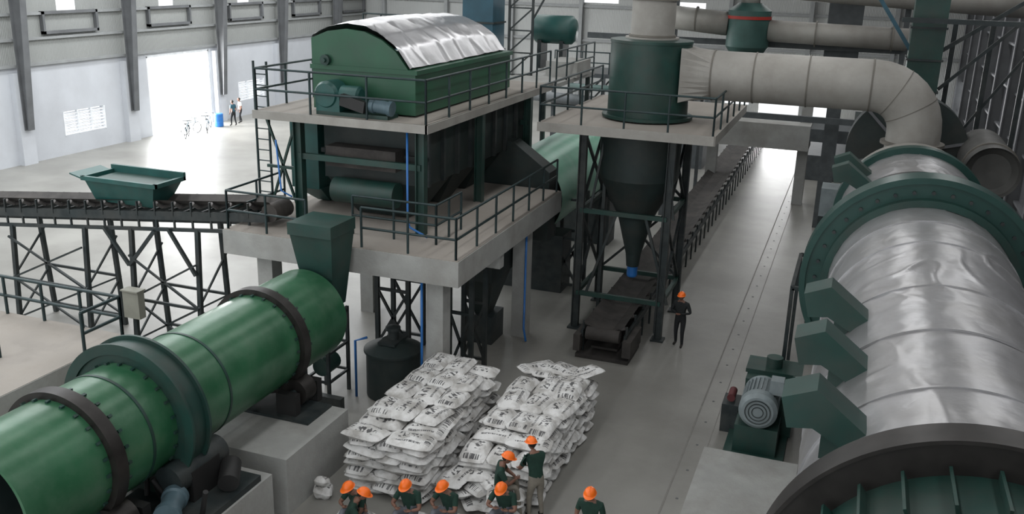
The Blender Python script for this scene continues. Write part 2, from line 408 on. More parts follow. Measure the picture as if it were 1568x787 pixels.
b.tube([(-14.6,21.3,6.4),(-14.5,21.3,5.0),(-14.1,21.2,4.9)],.025,M['blue'],8)
b.done()
b=B('blue_drum_motor')
b.cyl((-16.8,32.6,8.5),(-15.2,32.6,8.5),.5,M['tealb'],seg=20);b.bx((-16.7,32.2,7.9),(-15.3,33,8.2),M['tealb']);b.done()
b=B('bucket_elevator')
b.bx((-14.0,32.6,4),(-12.8,33.8,13.5),M['tealb'])
for k in range(8): b.bx((-14.05,32.55,5+k),(-12.75,33.85,5.06+k),M['dk'])
for x in (-12.3,-11.4):
    b.beam((x,33,7.2),(x,33,13),.08,.08,M['dk'])
z=7.2
while z<12.5:
    b.beam((-12.3,33,z),(-11.4,33,z+.8),.05,.05,M['dk']);b.beam((-12.3,33,z),(-11.4,33,z),.05,.05,M['dk']);z+=.8
b.beam((-11.4,33,9.2),(-10.1,33,11.5),.06,.06,M['dk']);b.done()
b=B('horizontal_tank')
b.lathe([(0,0),(.4,.05),(.55,.2),(.55,1.6),(.4,1.75),(0,1.8)],(-12.4,36,8.7),(1,0,0),M['teal'],24,share=True)
for x in (-12,-11.1): b.bx((x-.08,35.6,7.2),(x+.08,36.4,8.3),M['dk'])
b.done()
b=B('feed_chute')
b.frustum((-11.75,19.0,2.9),(.7,.6),(-11.85,19.05,4.75),(1.15,1.1),M['gdark'])
b.bx((-12.45,18.45,4.75),(-11.25,19.62,5.05),M['gdark'])
b.done()
# ------------------------------------------------------------ left rotary drum
def drumrings(b,x,z,y,R,w,m,seg=72,inner=None):
    b.lathe([(inner or R-.2,0),(R,0),(R,w),(inner or R-.2,w)],(x,y,z),(0,1,0),m,seg)
gx,gz=-12.0,2.8
b=B('rotary_granulator_drum')
R=1.12;Y0=9.0
b.lathe([(R-.06,Y0),(R,Y0)],(gx,0,gz),(0,1,0),M['gdrum'],72)
b.lathe([(R,Y0+k*.3) for k in range(32)]+[(R,18.45)],(gx,0,gz),(0,1,0),M['gdrum'],96,share=True)
b.lathe([(R-.06,Y0),(R-.06,18.4),(0,18.4)],(gx,0,gz),(0,1,0),M['gbody'],72)
b.lathe([(R,18.45),(R*.5,18.5),(R*.5,18.9)],(gx,0,gz),(0,1,0),M['gbody'],48)
for y in (16.4,10.7): drumrings(b,gx,gz,y,1.25,.26,M['tyre'],96,1.1)
drumrings(b,gx,gz,12.35,1.42,.42,M['gdark'],96,1.1)
drumrings(b,gx,gz,12.3,1.5,.06,M['gdark'],96,1.3);drumrings(b,gx,gz,12.77,1.5,.06,M['gdark'],96,1.3)
for y in (11.7,13.9): b.lathe([(R,0),(R+.015,0),(R+.015,.06),(R,.06)],(gx,y,gz),(0,1,0),M['gdark'],72)
for y in (16.4,10.7,12.35):
    for s_ in (-.08,.40 if y!=12.35 else .52):
        for i in range(24):
            a=2*math.pi*i/24;pz=V((gx+math.cos(a)*(R+.02),y+s_,gz+math.sin(a)*(R+.02)));b.box(pz,(.05,.08,.04),M['gdark'],Matrix.Rotation(-a+math.pi/2,3,'Y'))
b.bx((-13.9,14.4,0),(-10.0,16.9,1.3),M['conc']);b.bx((-13.9,9.3,0),(-10.0,13.9,1.25),M['conc'])
for y in (16.56,10.86):
    for sx in (-1,1):
        cx=gx+sx*.95;b.cyl((cx,y-.22,1.75),(cx,y+.22,1.75),.32,M['tyre'],seg=28);b.cyl((cx,y-.5,1.75),(cx,y+.5,1.75),.09,M['dk'],seg=12)
        for q in (-.45,.45): b.bx((cx-.25,y+q-.1,1.3),(cx+.25,y+q+.1,1.85),M['black'])
    b.bx((gx-1.5,y-.7,1.25),(gx+1.6,y+.3,1.36),M['dk'])
b.done()
b=B('drum_drive_unit')
b.bx((-11.9,11.6,1.25),(-10.05,13.6,1.38),M['dk'])
b.bx((-11.3,12.3,1.38),(-10.6,13.1,2.0),M['black']);b.cyl((-10.9,12.0,1.9),(-10.9,13.4,1.9),.3,M['dk'],seg=20)
b.lathe([(0,0),(.24,0),(.24,.12),(.2,.15),(.2,.55),(.24,.57),(.24,.7),(0,.7)],(-10.75,12.0,1.66),(.5,-1,0),M['motor'],24)
b.cyl((-10.5,13.3,1.7),(-10.2,12.8,1.6),.2,M['black'],seg=18)
b.bx((-10.9,10.9,1.25),(-10.4,11.2,1.6),M['dk'])
for k in range(10):
    x=-11.8+random.random()*1.6;y=12+random.random()*1.4;b.cyl((x,y,1.38),(x+random.uniform(-.3,.3),y+random.uniform(-.3,.3),1.95),.05,M['black'],seg=8)
b.done()
b=B('mixing_tank')
o=(-10.7,20.5,0)
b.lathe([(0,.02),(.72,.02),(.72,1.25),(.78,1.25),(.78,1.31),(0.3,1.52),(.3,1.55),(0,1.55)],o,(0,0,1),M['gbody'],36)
b.lathe([(0,1.55),(.14,1.55),(.14,1.8),(.2,1.82),(.2,1.9),(0,1.95)],o,(0,0,1),M['dk'],16)
b.bx((-10.95,20.1,1.5),(-10.45,20.9,1.57),M['dk'])
b.tube([(-11.5,19.9,0),(-11.5,19.9,1.6),(-11.2,20.0,1.7)],.035,M['blue'],8)
b.done()
b=B('pump_frame')
for x in (-12.6,-11.9):
    for y in (19.2,20.2): b.beam((x,y,0),(x,y,2.4),.08,.08,M['dk'])
for z in (.6,1.4,2.3):
    for x in (-12.6,-11.9): b.beam((x,19.2,z),(x,20.2,z),.06,.06,M['dk'])
    for y in (19.2,20.2): b.beam((-12.6,y,z),(-11.9,y,z),.06,.06,M['dk'])
b.cyl((-12.25,19.4,.9),(-12.25,20,.9),.25,M['gdark'],seg=16);b.bx((-13.6,18.9,0),(-11.4,19.1,.35),M['dk'])
b.done()
# ------------------------------------------------------------ left belt conveyor
b=B('belt_conveyor')
def cz(x): return 3.5+(x+24.5)*.097
x0,x1=-31.,-14.3
for y in (20.3,21.3):
    b.beam((x0,y,cz(x0)),(x1,y,cz(x1)),.08,.24,M['dk']);b.beam((x0,y,cz(x0)-.4),(x1,y,cz(x1)-.4),.08,.1,M['dk'])
x=x0
while x<x1:
    z=cz(x)
    b.beam((x,20.3,z),(x,21.3,z),.06,.06,M['dk']);b.beam((x,20.3,z-.4),(x,20.3,z),.05,.05,M['dk'])
    b.cyl((x,20.62,z+.18),(x,20.98,z+.18),.06,M['idler'],seg=10)
    b.cyl((x,20.35,z+.34),(x,20.6,z+.18),.06,M['idler'],seg=10);b.cyl((x,21.25,z+.34),(x,21.0,z+.18),.06,M['idler'],seg=10)
    b.beam((x,20.28,z),(x,20.28,z+.4),.07,.04,M['dk']);b.beam((x,21.32,z),(x,21.32,z+.4),.07,.04,M['dk'])
    x+=.62
for k,(ya,za,yb,zb) in enumerate(((20.36,.42,20.62,.26),(20.62,.26,20.98,.26),(20.98,.26,21.24,.42))):
    vs=[V((x0,ya,cz(x0)+za)),V((x0,yb,cz(x0)+zb)),V((x1,yb,cz(x1)+zb)),V((x1,ya,cz(x1)+za))]
    b.add(vs,[(0,1,2,3)],M['rubber'])
b.cyl((x1,20.4,cz(x1)+.1),(x1,21.2,cz(x1)+.1),.25,M['rubber'],seg=20)
LG=(-23.4,-20.6,-18.9,-16.6)
for xa in LG:
    zt=cz(xa)-.4
    for y in (20.1,21.5): b.beam((xa,y,0),(xa,20.3 if y<20.8 else 21.3,zt),.12,.12,M['dk'])
for xa,xb in ((-23.4,-20.6),(-18.9,-16.6),(-29,-26.5)):
    for y in (20.1,21.5):
        if xa==-29:
            b.beam((xa,y,0),(xa,y,cz(xa)-.4),.12,.12,M['dk']);b.beam((xb,y,0),(xb,y,cz(xb)-.4),.12,.12,M['dk'])
        for k in range(2 if y<21 else 1):
            za,zb=.3+k*1.3,1.6+k*1.3
            b.beam((xa,y,za),(xb,y,zb),.055,.055,M['dk']);b.beam((xb,y,za),(xa,y,zb),.055,.055,M['dk'])
        b.beam((xa,y,.3),(xb,y,.3),.06,.08,M['dk']);b.beam((xa,y,1.6),(xb,y,1.6),.06,.08,M['dk'])
for xa in LG:
    for k in range(2): b.beam((xa,20.1,.3+k*1.3),(xa,21.5,1.6+k*1.3),.05,.05,M['dk'])
b.beam((-18.9,20.1,2.6),(-19.8,20.2,3.6),.09,.09,M['dk']);b.beam((-18.9,20.1,2.6),(-18,20.2,3.7),.09,.09,M['dk'])
b.beam((-16.6,20.1,2.6),(-17.5,20.2,3.8),.09,.09,M['dk'])
b.done()
b=B('feed_hopper')
b.frustum((-19.2,20.8,4.28),(2.0,.7),(-19.1,20.8,4.92),(2.4,1.2),M['teal'])
b.bx((-20.4,20.15,4.92),(-17.8,20.25,5.04),M['teal']);b.bx((-20.4,21.35,4.92),(-17.8,21.45,5.16),M['teal'])
b.bx((-17.9,20.15,4.92),(-17.8,21.45,5.04),M['teal']);b.bx((-20.4,20.15,4.92),(-20.3,21.45,5.04),M['teal'])
b.bx((-20.2,20.25,4.93),(-18.05,21.35,4.95),M['gdark']);b.box((-20.6,20.8,5.0),(.5,1.2,.04),M['teal'],Matrix.Rotation(.25,3,'Y'))  # thin dark sheet across the top paints in the hopper's inner shade
b.done()
b=B('electrical_box')
b.bx((-18.8,19.6,1.2),(-18.25,19.85,2.0),M['cream']);b.bx((-18.82,19.55,2.0),(-18.23,19.9,2.04),M['cream']);b.bx((-18.57,19.7,0),(-18.47,19.8,1.2),M['dk'])
b.done()
b=B('loading_platform')
b.bx((-24,12.5,1.05),(-17.2,18.0,1.5),M['conc']);b.bx((-24,12.52,1.5),(-17.22,17.98,1.512),M['slabtop'])
for x in (-23,-17.8):
    for y in (13,17): b.bx((x-.2,y-.2,0),(x+.2,y+.2,1.06),M['conc'])
b.rail([(-23.9,17.9,1.5),(-17.3,17.9,1.5),(-17.3,16.6,1.5)],h=1.1,sp=1.4,r=.045)
b.rail([(-23.9,15.6,1.5),(-19.0,15.6,1.5)],h=1.1,sp=1.4,r=.045)
b.done()
# ------------------------------------------------------------ cyclone tower
b=B('cyclone_dust_collector')
cx,cy=-6.0,28.4
PX0,PX1,PY0,PY1,PZ=-8.7,-3.55,25.9,33.,6.7
b.bx((PX0,PY0,PZ-.12),(PX1,PY1,PZ),M['slabtop'])
b.bx((PX0,PY0-.03,PZ-.25),(PX1,PY0,PZ+.02),M['duct']);b.bx((PX1,PY0,PZ-.25),(PX1+.03,PY1,PZ+.02),M['duct'])
b.rail([(PX0+.05,PY1-.1,PZ),(PX0+.05,PY0+.05,PZ),(PX1-.05,PY0+.05,PZ),(PX1-.05,PY1-.1,PZ)],h=1.05,sp=1.4)
b.lathe([(0,6.75),(1.38,6.75),(1.38,6.83),(1.22,6.83),(1.22,8.98),(1.24,8.98),(1.24,9.06),(.68,9.1)],(cx,cy,0),(0,0,1),M['gdark'],48)
b.lathe([(.66,9.06),(.64,11.2),(.64,13)],(cx,cy,0),(0,0,1),M['duct'],40)
for z in (9.15,10.2,11.3): b.lathe([(.64,0),(.70,0),(.70,.06),(.64,.06)],(cx,cy,z),(0,0,1),M['seam'],40)
b.lathe([(.7,0),(.8,0),(.8,.06),(.7,.06)],(cx,cy,9.08),(0,0,1),M['duct'],40)
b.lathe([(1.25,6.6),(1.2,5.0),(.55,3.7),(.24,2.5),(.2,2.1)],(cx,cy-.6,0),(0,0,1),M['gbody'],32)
b.lathe([(.15,1.75),(.17,1.8),(.17,2.1),(0.15,2.15)],(cx,cy-.6,0),(0,0,1),M['blue'],20)
legs=[(-7.6,27.1),(-4.9,27.1),(-7.6,29.9),(-4.9,29.9)]
for x,y in legs:
    b.ibeam((x,y,.05),(x,y,6.6),.2,.2,M['dk']);b.bx((x-.2,y-.2,0),(x+.2,y+.2,.06),M['dk'])
lv=[1.2,3.9,6.4]
def xb(p,q,z0,z1):
    b.beam((*p,z0),(*q,z1),.08,.08,M['dk']);b.beam((*q,z0),(*p,z1),.08,.08,M['dk'])
for (i,j) in ((0,2),(1,3),(2,3)):
    for z0,z1 in zip(lv,lv[1:]): xb(legs[i],legs[j],z0,z1)
    for z in lv: b.beam((*legs[i],z),(*legs[j],z),.12,.14,M['gdark'])
for z in (1.2,3.9,6.4): b.beam((*legs[0],z),(*legs[1],z),.12,.14,M['gdark'])
for sx in (-1,1):
    b.beam((cx+sx*1.3-.0,27.1,1.2),(cx+sx*.45,27.1,3.9),.08,.08,M['dk'])
    b.beam((cx+sx*.95,27.4,.1),(cx+sx*.95,27.4,6.5),.1,.1,M['dk'])
    b.beam((cx+sx*1.3,27.1,3.9),(cx+sx*.9,27.1,6.4),.07,.07,M['dk'])
b.done()
b=B('exhaust_duct')
zc=8.12
vs=[];n=32
for i in range(n):
    a=2*math.pi*i/n;ca,sa=math.cos(a),math.sin(a);k=max(abs(ca),abs(sa));vs.append(V((-4.95,cy+ca/k*.8,zc+sa/k*.78)))
for i in range(n):
    a=2*math.pi*i/n;vs.append(V((-4.1,cy+math.cos(a)*.72,zc+math.sin(a)*.72)))
b.add(vs,[(i,(i+1)%n,n+(i+1)%n,n+i) for i in range(n)],M['duct'],False)
path=[(-4.1,cy,zc)]+[(x,cy,zc) for x in (-3,-2,-1,0,.4)]
for k in range(1,9):
    a=math.radians(90*k/8);path.append((.4+1.2*math.sin(a),cy,zc-1.2+1.2*math.cos(a)))
path.append((1.6,cy,6.35))
b.tube(path,.72,M['duct'],40,cap=False)
for x in (-4.1,-2.9,-1.4,.3): b.lathe([(.72,0),(.74,0),(.74,.04),(.72,.04)],(x,cy,zc),(1,0,0),M['seam'],40)
for a in (30,60):
    a=math.radians(a);o=V((.4+1.2*math.sin(a),cy,zc-1.2+1.2*math.cos(a)));b.lathe([(.72,-.01),(.73,-.01),(.73,.01),(.72,.01)],o,(math.cos(a),0,-math.sin(a)),M['seam'],40)
b.lathe([(.72,0),(.85,0),(.85,.08),(.72,.08)],(1.6,cy,6.55),(0,0,1),M['seam'],40)
b.bx((.95,27.8,5.2),(2.3,29.0,6.55),M['duct'])
b.done()
# ------------------------------------------------------------ long floor conveyor
b=B('floor_belt_conveyor')
def z2(y): return .75+max(0,(y-30))*.012
ya,yb=24.9,64
for x in (-6.75,-5.45):
    b.beam((x,ya,z2(ya)),(x,yb,z2(yb)),.08,.2,M['dk'])
y=ya+.2
while y<yb:
    z=z2(y);b.beam((-6.75,y,z+.1),(-6.75,y,z+.32),.06,.06,M['dk']);b.beam((-5.45,y,z+.1),(-5.45,y,z+.32),.06,.06,M['dk'])
    b.cyl((-6.7,y,z+.28),(-6.35,y,z+.12),.06,M['idler'],seg=8);b.cyl((-5.5,y,z+.28),(-5.85,y,z+.12),.06,M['idler'],seg=8)
    b.beam((-6.75,y,0),(-6.75,y,z),.06,.06,M['dk']);b.beam((-5.45,y,0),(-5.45,y,z),.06,.06,M['dk'])
    y+=1.1
for (a,za,c,zb_) in ((-6.7,.36,-6.35,.2),(-6.35,.2,-5.85,.2),(-5.85,.2,-5.5,.36)):
    b.add([V((a,ya,z2(ya)+za)),V((c,ya,z2(ya)+zb_)),V((c,yb,z2(yb)+zb_)),V((a,yb,z2(yb)+za))],[(0,1,2,3)],M['rubber'])
b.cyl((-6.6,ya,.8),(-5.6,ya,.8),.2,M['rubber'],seg=20)
b.bx((-6.5,ya+.2,.25),(-5.7,29,.32),M['rubber']);b.bx((-6.9,ya-.1,.0),(-5.3,ya+1.4,.12),M['rubber'])
b.box((-5.35,ya+.5,.5),(.25,1.4,.5),M['rubber']);b.box((-6.85,ya+.5,.5),(.2,1.4,.5),M['rubber'])
b.done()
b=B('rotary_cooler_drum')
b.lathe([(1.42,29+k) for k in range(10)],(-10.2,0,3.6),(0,1,0),M['glight'],64,share=True)
b.bx((-11.7,28.2,2.4),(-9.0,29.0,4.7),M['gbody']);b.frustum((-10.35,28.6,4.7),(2.7,.8),(-10.8,28.6,5.6),(1.0,.7),M['gbody'])
b.lathe([(1.42,38),(1.6,38),(1.6,38.6),(0,38.6)],(-10.2,0,3.6),(0,1,0),M['dk'],64)
b.lathe([(1.4,0),(1.52,0),(1.52,.25),(1.4,.25)],(-10.2,36.6,3.6),(0,1,0),M['gdark'],64)
for y in (30,36.5): b.bx((-11.6,y,0),(-9,y+1.1,2.1),M['dk'])
b.done()
# ------------------------------------------------------------ right drum
dx,dz,DR=1.65,5.0,1.75
b=B('rotary_dryer_drum')
def shell(y0,y1,R,m,nlen,amp=1.):
    n=240;vs=[];fs=[]
    for j in range(nlen+1):
        y=y0+(y1-y0)*j/nlen
        for i in range(n):
            a=2*math.pi*i/n
            q=V((math.cos(a)*2,y*.7,math.sin(a)*2))
            rd=max(0,1-7*abs(noise.noise(q*1.3+V((5,2,1)))))*max(0,.3+noise.noise(q*.6)*1.4)
            rd2=max(0,1-9*abs(noise.noise(q*2.4+V((1,7,3)))))*max(0,.1+noise.noise(q*.8+V((9,0,0)))*1.5)
            rr=R+amp*(.012*noise.noise(q)+.024*rd+.016*rd2+.007*noise.noise(q*3.5))
            s1=(y%1.25)/1.25;rr+=.008*amp*(1-abs(2*s1-1))**.4
            vs.append(V((dx+rr*math.cos(a),y,dz+rr*math.sin(a))))
    for j in range(nlen):
        for i in range(n): a=j*n+i;c=j*n+(i+1)%n;fs.append((a,c,c+n,a+n))
    b.add(vs,fs,m,True)
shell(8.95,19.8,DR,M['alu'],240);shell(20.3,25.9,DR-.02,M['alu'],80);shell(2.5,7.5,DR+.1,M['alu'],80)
for y in (10.6,12.5,14.4,16.9,18.4): b.lathe([(DR+.0,0),(DR+.03,0),(DR+.03,.04),(DR,.04)],(dx,y,dz),(0,1,0),M['alu'],120)
ax=(0,1,0)
b.lathe([(DR-.1,7.4),(DR,7.4),(DR,8.6)],(dx,0,dz),ax,M['gdark'],96)
b.lathe([(1.7,8.6),(2.08,8.6),(2.1,8.64),(2.1,8.98),(2.08,9.02),(1.7,9.02)],(dx,0,dz),ax,M['tyre'],128)
b.lathe([(2.085,8.55),(2.125,8.55),(2.125,8.6)],(dx,0,dz),ax,M['tyre'],128)
b.lathe([(1.7,7.35),(1.98,7.35),(1.98,7.5),(1.7,7.5)],(dx,0,dz),ax,M['gdark'],128)
for i in range(28):
    a=2*math.pi*i/28;c_=V((dx+math.cos(a)*1.80,8.2,dz+math.sin(a)*1.80));b.box(c_,(.14,.7,.03),M['gdark'],Matrix.Rotation(-a,3,'Y'))
b.lathe([(1.74,19.75),(2.28,19.75),(2.28,20.25),(1.74,20.25)],(dx,0,dz),ax,M['ringg'],128)
b.lathe([(2.2,19.68),(2.32,19.68),(2.32,20.32),(2.2,20.32)],(dx,0,dz),ax,M['ringg'],128)
b.lathe([(1.76,19.55),(1.9,19.55),(1.9,19.75)],(dx,0,dz),ax,M['gdark'],128)
b.bolts((dx,19.75,dz),(0,-1,0),2.02,36,M['dk'],.04,.05)
b.lathe([(1.7,25.8),(1.9,25.8),(1.9,26.2),(1.5,26.2),(1.5,26.5),(1.2,27.2),(1.2,28),(0,28)],(dx,0,dz),ax,M['ringg'],96)
b.lathe([(1.55,26.2),(1.75,26.2),(1.75,27.5),(0,27.6)],(dx,0,dz),ax,M['duct'],64)
b.lathe([(1.7,22.4),(1.86,22.4),(1.86,22.8),(1.7,22.8)],(dx,0,dz),ax,M['tyre'],96)
arm=[(-.36,6.65),(.0,6.8),(.62,6.32),(.40,6.12),(.0,6.34),(-.27,6.3)]
for y in (13.5,11.65,9.8):
    b.prism(arm,1,y,y+.5,M['gdark']);b.bx((.1,y+.1,5.95),(.3,y+.4,6.35),M['gdark'])
b.prism(arm,1,23.3,23.7,M['gdark']);b.prism(arm,1,24.6,25.0,M['gdark'])
for y in (8.8,22.6,26.0):
    b.bx((-.1,y-.6,0),(3.4,y+.6,2.35),M['conc'])
    for sx in (-1,1):
        c_=dx+sx*1.1;b.cyl((c_,y-.25,2.9),(c_,y+.25,2.9),.4,M['tyre'],seg=28)
        for q in (-.45,.45): b.bx((c_-.25,y+q-.1,2.3),(c_+.25,y+q+.1,3.0),M['dk'])
b.done()
b=B('main_drive_motor')
b.bx((-1.95,20.5,0),(-.55,22.2,.12),M['gdark']);
b.bx((-1.75,20.7,.12),(-.75,22.1,.8),M['gdark'])
b.lathe([(0,0),(.1,.0),(.36,.02),(.45,.1),(.45,.35),(.40,.38),(.40,1.1),(.44,1.12),(.44,1.2),(0,1.2)],(-1.25,20.6,1.25),(0,1,0),M['motorl'],36)
for rr in (.12,.2,.28): b.lathe([(rr,-.012),(rr+.02,-.012),(rr+.02,.02)],(-1.25,20.6,1.25),(0,1,0),M['dk'],24)
for i in range(28):
    a=2*math.pi*i/28;b.box((-1.25+math.cos(a)*.42,21.35,1.25+math.sin(a)*.42),(.06,.7,.015),M['motorl'],Matrix.Rotation(-a,3,'Y'))
b.bx((-1.05,20.95,1.6),(-.75,21.3,1.95),M['motorl'])
b.bx((-1.7,21.9,.1),(-.5,23.3,1.5),M['gdark']);b.cyl((-1.3,21.8,1.25),(-1.3,22.4,1.25),.2,M['dk'],seg=16)
b.bx((-1.75,22.3,1.5),(-.4,23.2,1.6),M['gdark']);b.cyl((-1.1,22.7,1.6),(-1.1,22.7,1.85),.2,M['gdark'],seg=16);b.beam((-.6,22.6,1.3),(.3,20.2,2.2),.25,.35,M['gdark'])
b.cyl((-2.0,21.9,.9),(-2.0,22.4,.9),.1,M['redd'],seg=14);b.bx((-2.2,21.8,0),(-1.8,22.5,.75),M['dk'])
b.done()
b=B('concrete_plinth')
b.bx((-2.35,11.5,0),(-.2,20.3,.28),M['conc']);b.done()
b=B('drum_side_stand')
for y in (27.2,24.0):
    b.beam((-.95,y,0),(-.95,y,3.3),.1,.1,M['dk'])
b.beam((-.95,24,3.3),(-.95,27.2,3.3),.1,.1,M['dk']);b.beam((-.95,27.2,3.3),(-.1,27.2,3.3),.1,.1,M['dk']);b.beam((-.95,24,3.3),(-.3,24,3.3),.1,.1,M['dk'])
b.done()
b=B('centrifugal_fan')
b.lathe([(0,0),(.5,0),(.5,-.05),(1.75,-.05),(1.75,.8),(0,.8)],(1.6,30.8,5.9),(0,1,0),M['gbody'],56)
b.lathe([(.5,-.1),(.62,-.1),(.62,0),(.5,0)],(1.6,30.8,5.9),(0,1,0),M['seam'],32)
for i in range(6):
    a=math.radians(60*i+15);b.beam((1.6+.6*math.cos(a),30.72,5.9+.6*math.sin(a)),(1.6+1.7*math.cos(a),30.72,5.9+1.7*math.sin(a)),.05,.08,M['girtd'])
b.bx((.2,30.6,0),(3.0,31.8,4.3),M['dk'])
b.bx((-.7,30.5,3.7),(.1,31.5,4.6),M['motorl']);b.bx((-.7,30.6,0),(.1,31.4,3.7),M['dk'])
b.done()
b=B('round_flue_duct')
b.lathe([(0,.35),(.5,.3),(.66,.15),(.72,0),(.72,3.5)],(3.75,28.3,5.95),(0,1,0),M['flue'],40)
b.lathe([(.72,0),(.76,0),(.76,.08),(.72,.08)],(3.75,28.9,5.95),(0,1,0),M['seam'],32);b.bx((3.3,28.9,0),(4.2,31,5.35),M['dk']);b.done()
b=B('bucket_elevator')
b.bx((1.35,33.0,0),(2.35,34.0,13.5),M['gdark'])
for k in range(13): b.bx((1.3,32.95,.5+k),(2.4,34.05,.56+k),M['dk'])
b.beam((1.4,33.4,8.8),(-.1,33.4,10.9),.12,.12,M['tealb']);b.beam((2.3,33.4,8.8),(4.6,33.4,10.5),.12,.12,M['dk'])
b.bx((1.0,32.4,9.7),(6.3,32.6,9.85),M['dk']);b.beam((2.4,33.4,7.6),(4.4,33.4,9.7),.1,.1,M['dk'])
for k in range(3): b.bx((2.6+k*1.1,34,0),(2.75+k*1.1,34.15,9.7),M['dk'])
b.beam((2.6,34,5),(5,34,9),.08,.08,M['dk']);b.done()
b=B('overhead_duct')
b.tube([(-8.2,42,9.1),(-5.6,42,8.9)],.5,M['duct'],24);b.tube([(-3.9,42,8.7),(1.6,42,8.6)],.45,M['duct'],24)
b.lathe([(0,7.3),(.5,7.4),(.9,8.0),(.9,9.5),(.5,9.8),(0,9.9)],(-4.75,42,0),(0,0,1),M['gf'],32)
b.lathe([(.9,9.15),(.93,9.15),(.93,9.28),(.9,9.28)],(-4.75,42,0),(0,0,1),M['red'],32)
b.tube([(-4.75,42,9.7),(-4.75,42,10.1),(-4.4,42,10.4),(-3.8,42,10.45),(6.3,42,10.0)],.42,M['duct'],20)
for x in (-7,-2,1): b.lathe([(.5,0),(.54,0),(.54,.06),(.5,.06)],(x,42,9.05 if x<-5 else 8.65),(1,0,0),M['seam'],24)
for x in (-8,1.5): b.beam((x,42.6,0),(x,42.6,10.8),.22,.22,M['dkf'])
b.beam((-12,42.6,8.1),(3,42.6,8.1),.2,.25,M['dkf']);b.beam((-8,42.6,5),(1.5,42.6,5),.2,.25,M['dkf'])
b.rail([(-9,41,10.2),(-5.2,41,10.2)],h=1.1,m=M['teal']);b.bx((-9,40.9,10.1),(-5.2,42,10.2),M['teal'])
b.bx((-1.6,43,7.2),(-.2,44,10.4),M['dkf']);b.bx((-1.2,43.4,0),(-.6,43.8,7.2),M['dkf'])
b.done()
b=B('concrete_gantry')
b.bx((-6.5,46.5,2.9),(-1.9,48.5,4.1),M['conc'])
for x in (-2.2,-6.6,): b.bx((x-.25,47.6,0),(x+.25,48.2,6.8),M['conc'])
b.bx((-1.9,46.5,3.4),(3,48.5,4),M['dkf'])
b.bx((2.4,47.5,0),(3,48.1,3.5),M['dkf']);b.done()
b=B('pipe_rack')
for x in (-14,-11.5,-9,-7.2):
    for y in (44,47): b.beam((x,y,0),(x,y,6.2),.16,.16,M['dkf'])
for y in (44,47):
    for z in (3.2,4.6,6.1): b.beam((-14,y,z),(-7.2,y,z),.14,.18,M['dkf'])
    b.beam((-14,y,3.2),(-11.5,y,6.1),.08,.08,M['dk']);b.beam((-9,y,6.1),(-11.5,y,3.2),.08,.08,M['dk'])
b.tube([(-15,43.6,5),(-7,43.6,4.8)],.25,M['dkf'],14);b.tube([(-13,43.4,5.6),(-8,43.4,5.6)],.15,M['gf'],12)
b.rail([(-14,44,6.2),(-7.2,44,6.2)],h=1);b.bx((-14,44,6.1),(-7.2,47,6.2),M['dk'])
b.cyl((-12.5,43.8,3.5),(-10.5,43.8,3.5),.5,M['gf'],seg=18)
b.done()
b=B('stacked_machinery')
for k in range(7):
    x=-9.5+random.random()*1.5-1;y=50+k*2.2;b.beam((x,y,0),(x,y,3+random.random()*3),.15,.15,M['dkf']);b.beam((x,y,2.5),(x+1.5,y,3+random.random()),.12,.12,M['dkf'])
b.bx((-10,54,0),(-8,58,2.2),M['dkf']);b.bx((-12,60,0),(-8.5,64,3),M['dkf']);b.bx((-2.4,54,0),(-.2,60,1.4),M['dkf']);b.bx((0,50,0),(3,60,3.2),M['gbody']);b.done()
# ------------------------------------------------------------ bags
def bag(b,c,yaw,L=1.02,W=.62,T=.17,pit=0.,rol=0.):
    R=Matrix.Rotation(yaw,3,'Z')@Matrix.Rotation(pit,3,'Y')@Matrix.Rotation(rol,3,'X')
    nu,nv=9,7;vs=[];fs=[];uvs=[];sd=random.random()*50;c=V(c);ou=random.randint(0,60);ov=random.randint(0,60);fl=random.random()<.5
    bend=random.uniform(-.05,.03)
    for side in (1,-1):
        for j in range(nv+1):
            for i in range(nu+1):
                uu=-1+2*i/nu;vv=-1+2*j/nv
                t=((1-abs(uu)**3.5)**.5)*((1-abs(vv)**3)**.5)
                nn=1+.5*noise.noise(V((uu*1.7+sd,vv*1.7,side)))
                sx=1-.06*abs(vv)**6;sy=1-.09*abs(uu)**5
                q=V((uu*L/2*sx,vv*W/2*sy,side*T/2*t*nn*1.1+bend*uu*uu))
                vs.append(c+R@q);a,bb=(uu+1)/2*.98+.01,(vv+1)/2*.98+.01
                if fl:a,bb=1-a,1-bb
                uvs.append((ou+a,ov+bb))
    k=(nu+1)*(nv+1)
    for j in range(nv):
        for i in range(nu):
            a=j*(nu+1)+i;fs.append((a,a+1,a+nu+2,a+nu+1));fs.append((k+a,k+a+nu+1,k+a+nu+2,k+a+1))
    b.add(vs,fs,M['bag'],True,uvs)
def stack(b,x0,x1,y0,y1,layers,drop=None):
    rj=lambda s:random.uniform(-s,s)
    for k in range(layers):
        z=.09+k*.16
        if k%2==0: nx,ny=max(1,round((x1-x0)/.96)),round((y1-y0)/.58)
        else: nx,ny=max(1,round((x1-x0)/.58)),round((y1-y0)/.96)
        yw=0 if k%2==0 else math.pi/2
        for i in range(nx):
            for j in range(ny):
                x=x0+(i+.5)*(x1-x0)/nx;y=y0+(j+.5)*(y1-y0)/ny
                if drop and drop(x,y,k): continue
                if k<layers-4 and .6<x-x0<x1-x0-.6 and .7<y-y0<y1-y0-.7: continue
                bag(b,(x+rj(.08),y+rj(.08),z+rj(.02)),yw+rj(.17)+(math.pi if random.random()<.5 else 0),pit=rj(.08),rol=rj(.08),T=.215)
b=B('bag_stack');stack(b,-9.4,-7.5,15.7,20.1,10,lambda x,y,k:(k==9 and y<16.6) or (k==9 and y>19 and x>-8.3));b.done(recalc=False)
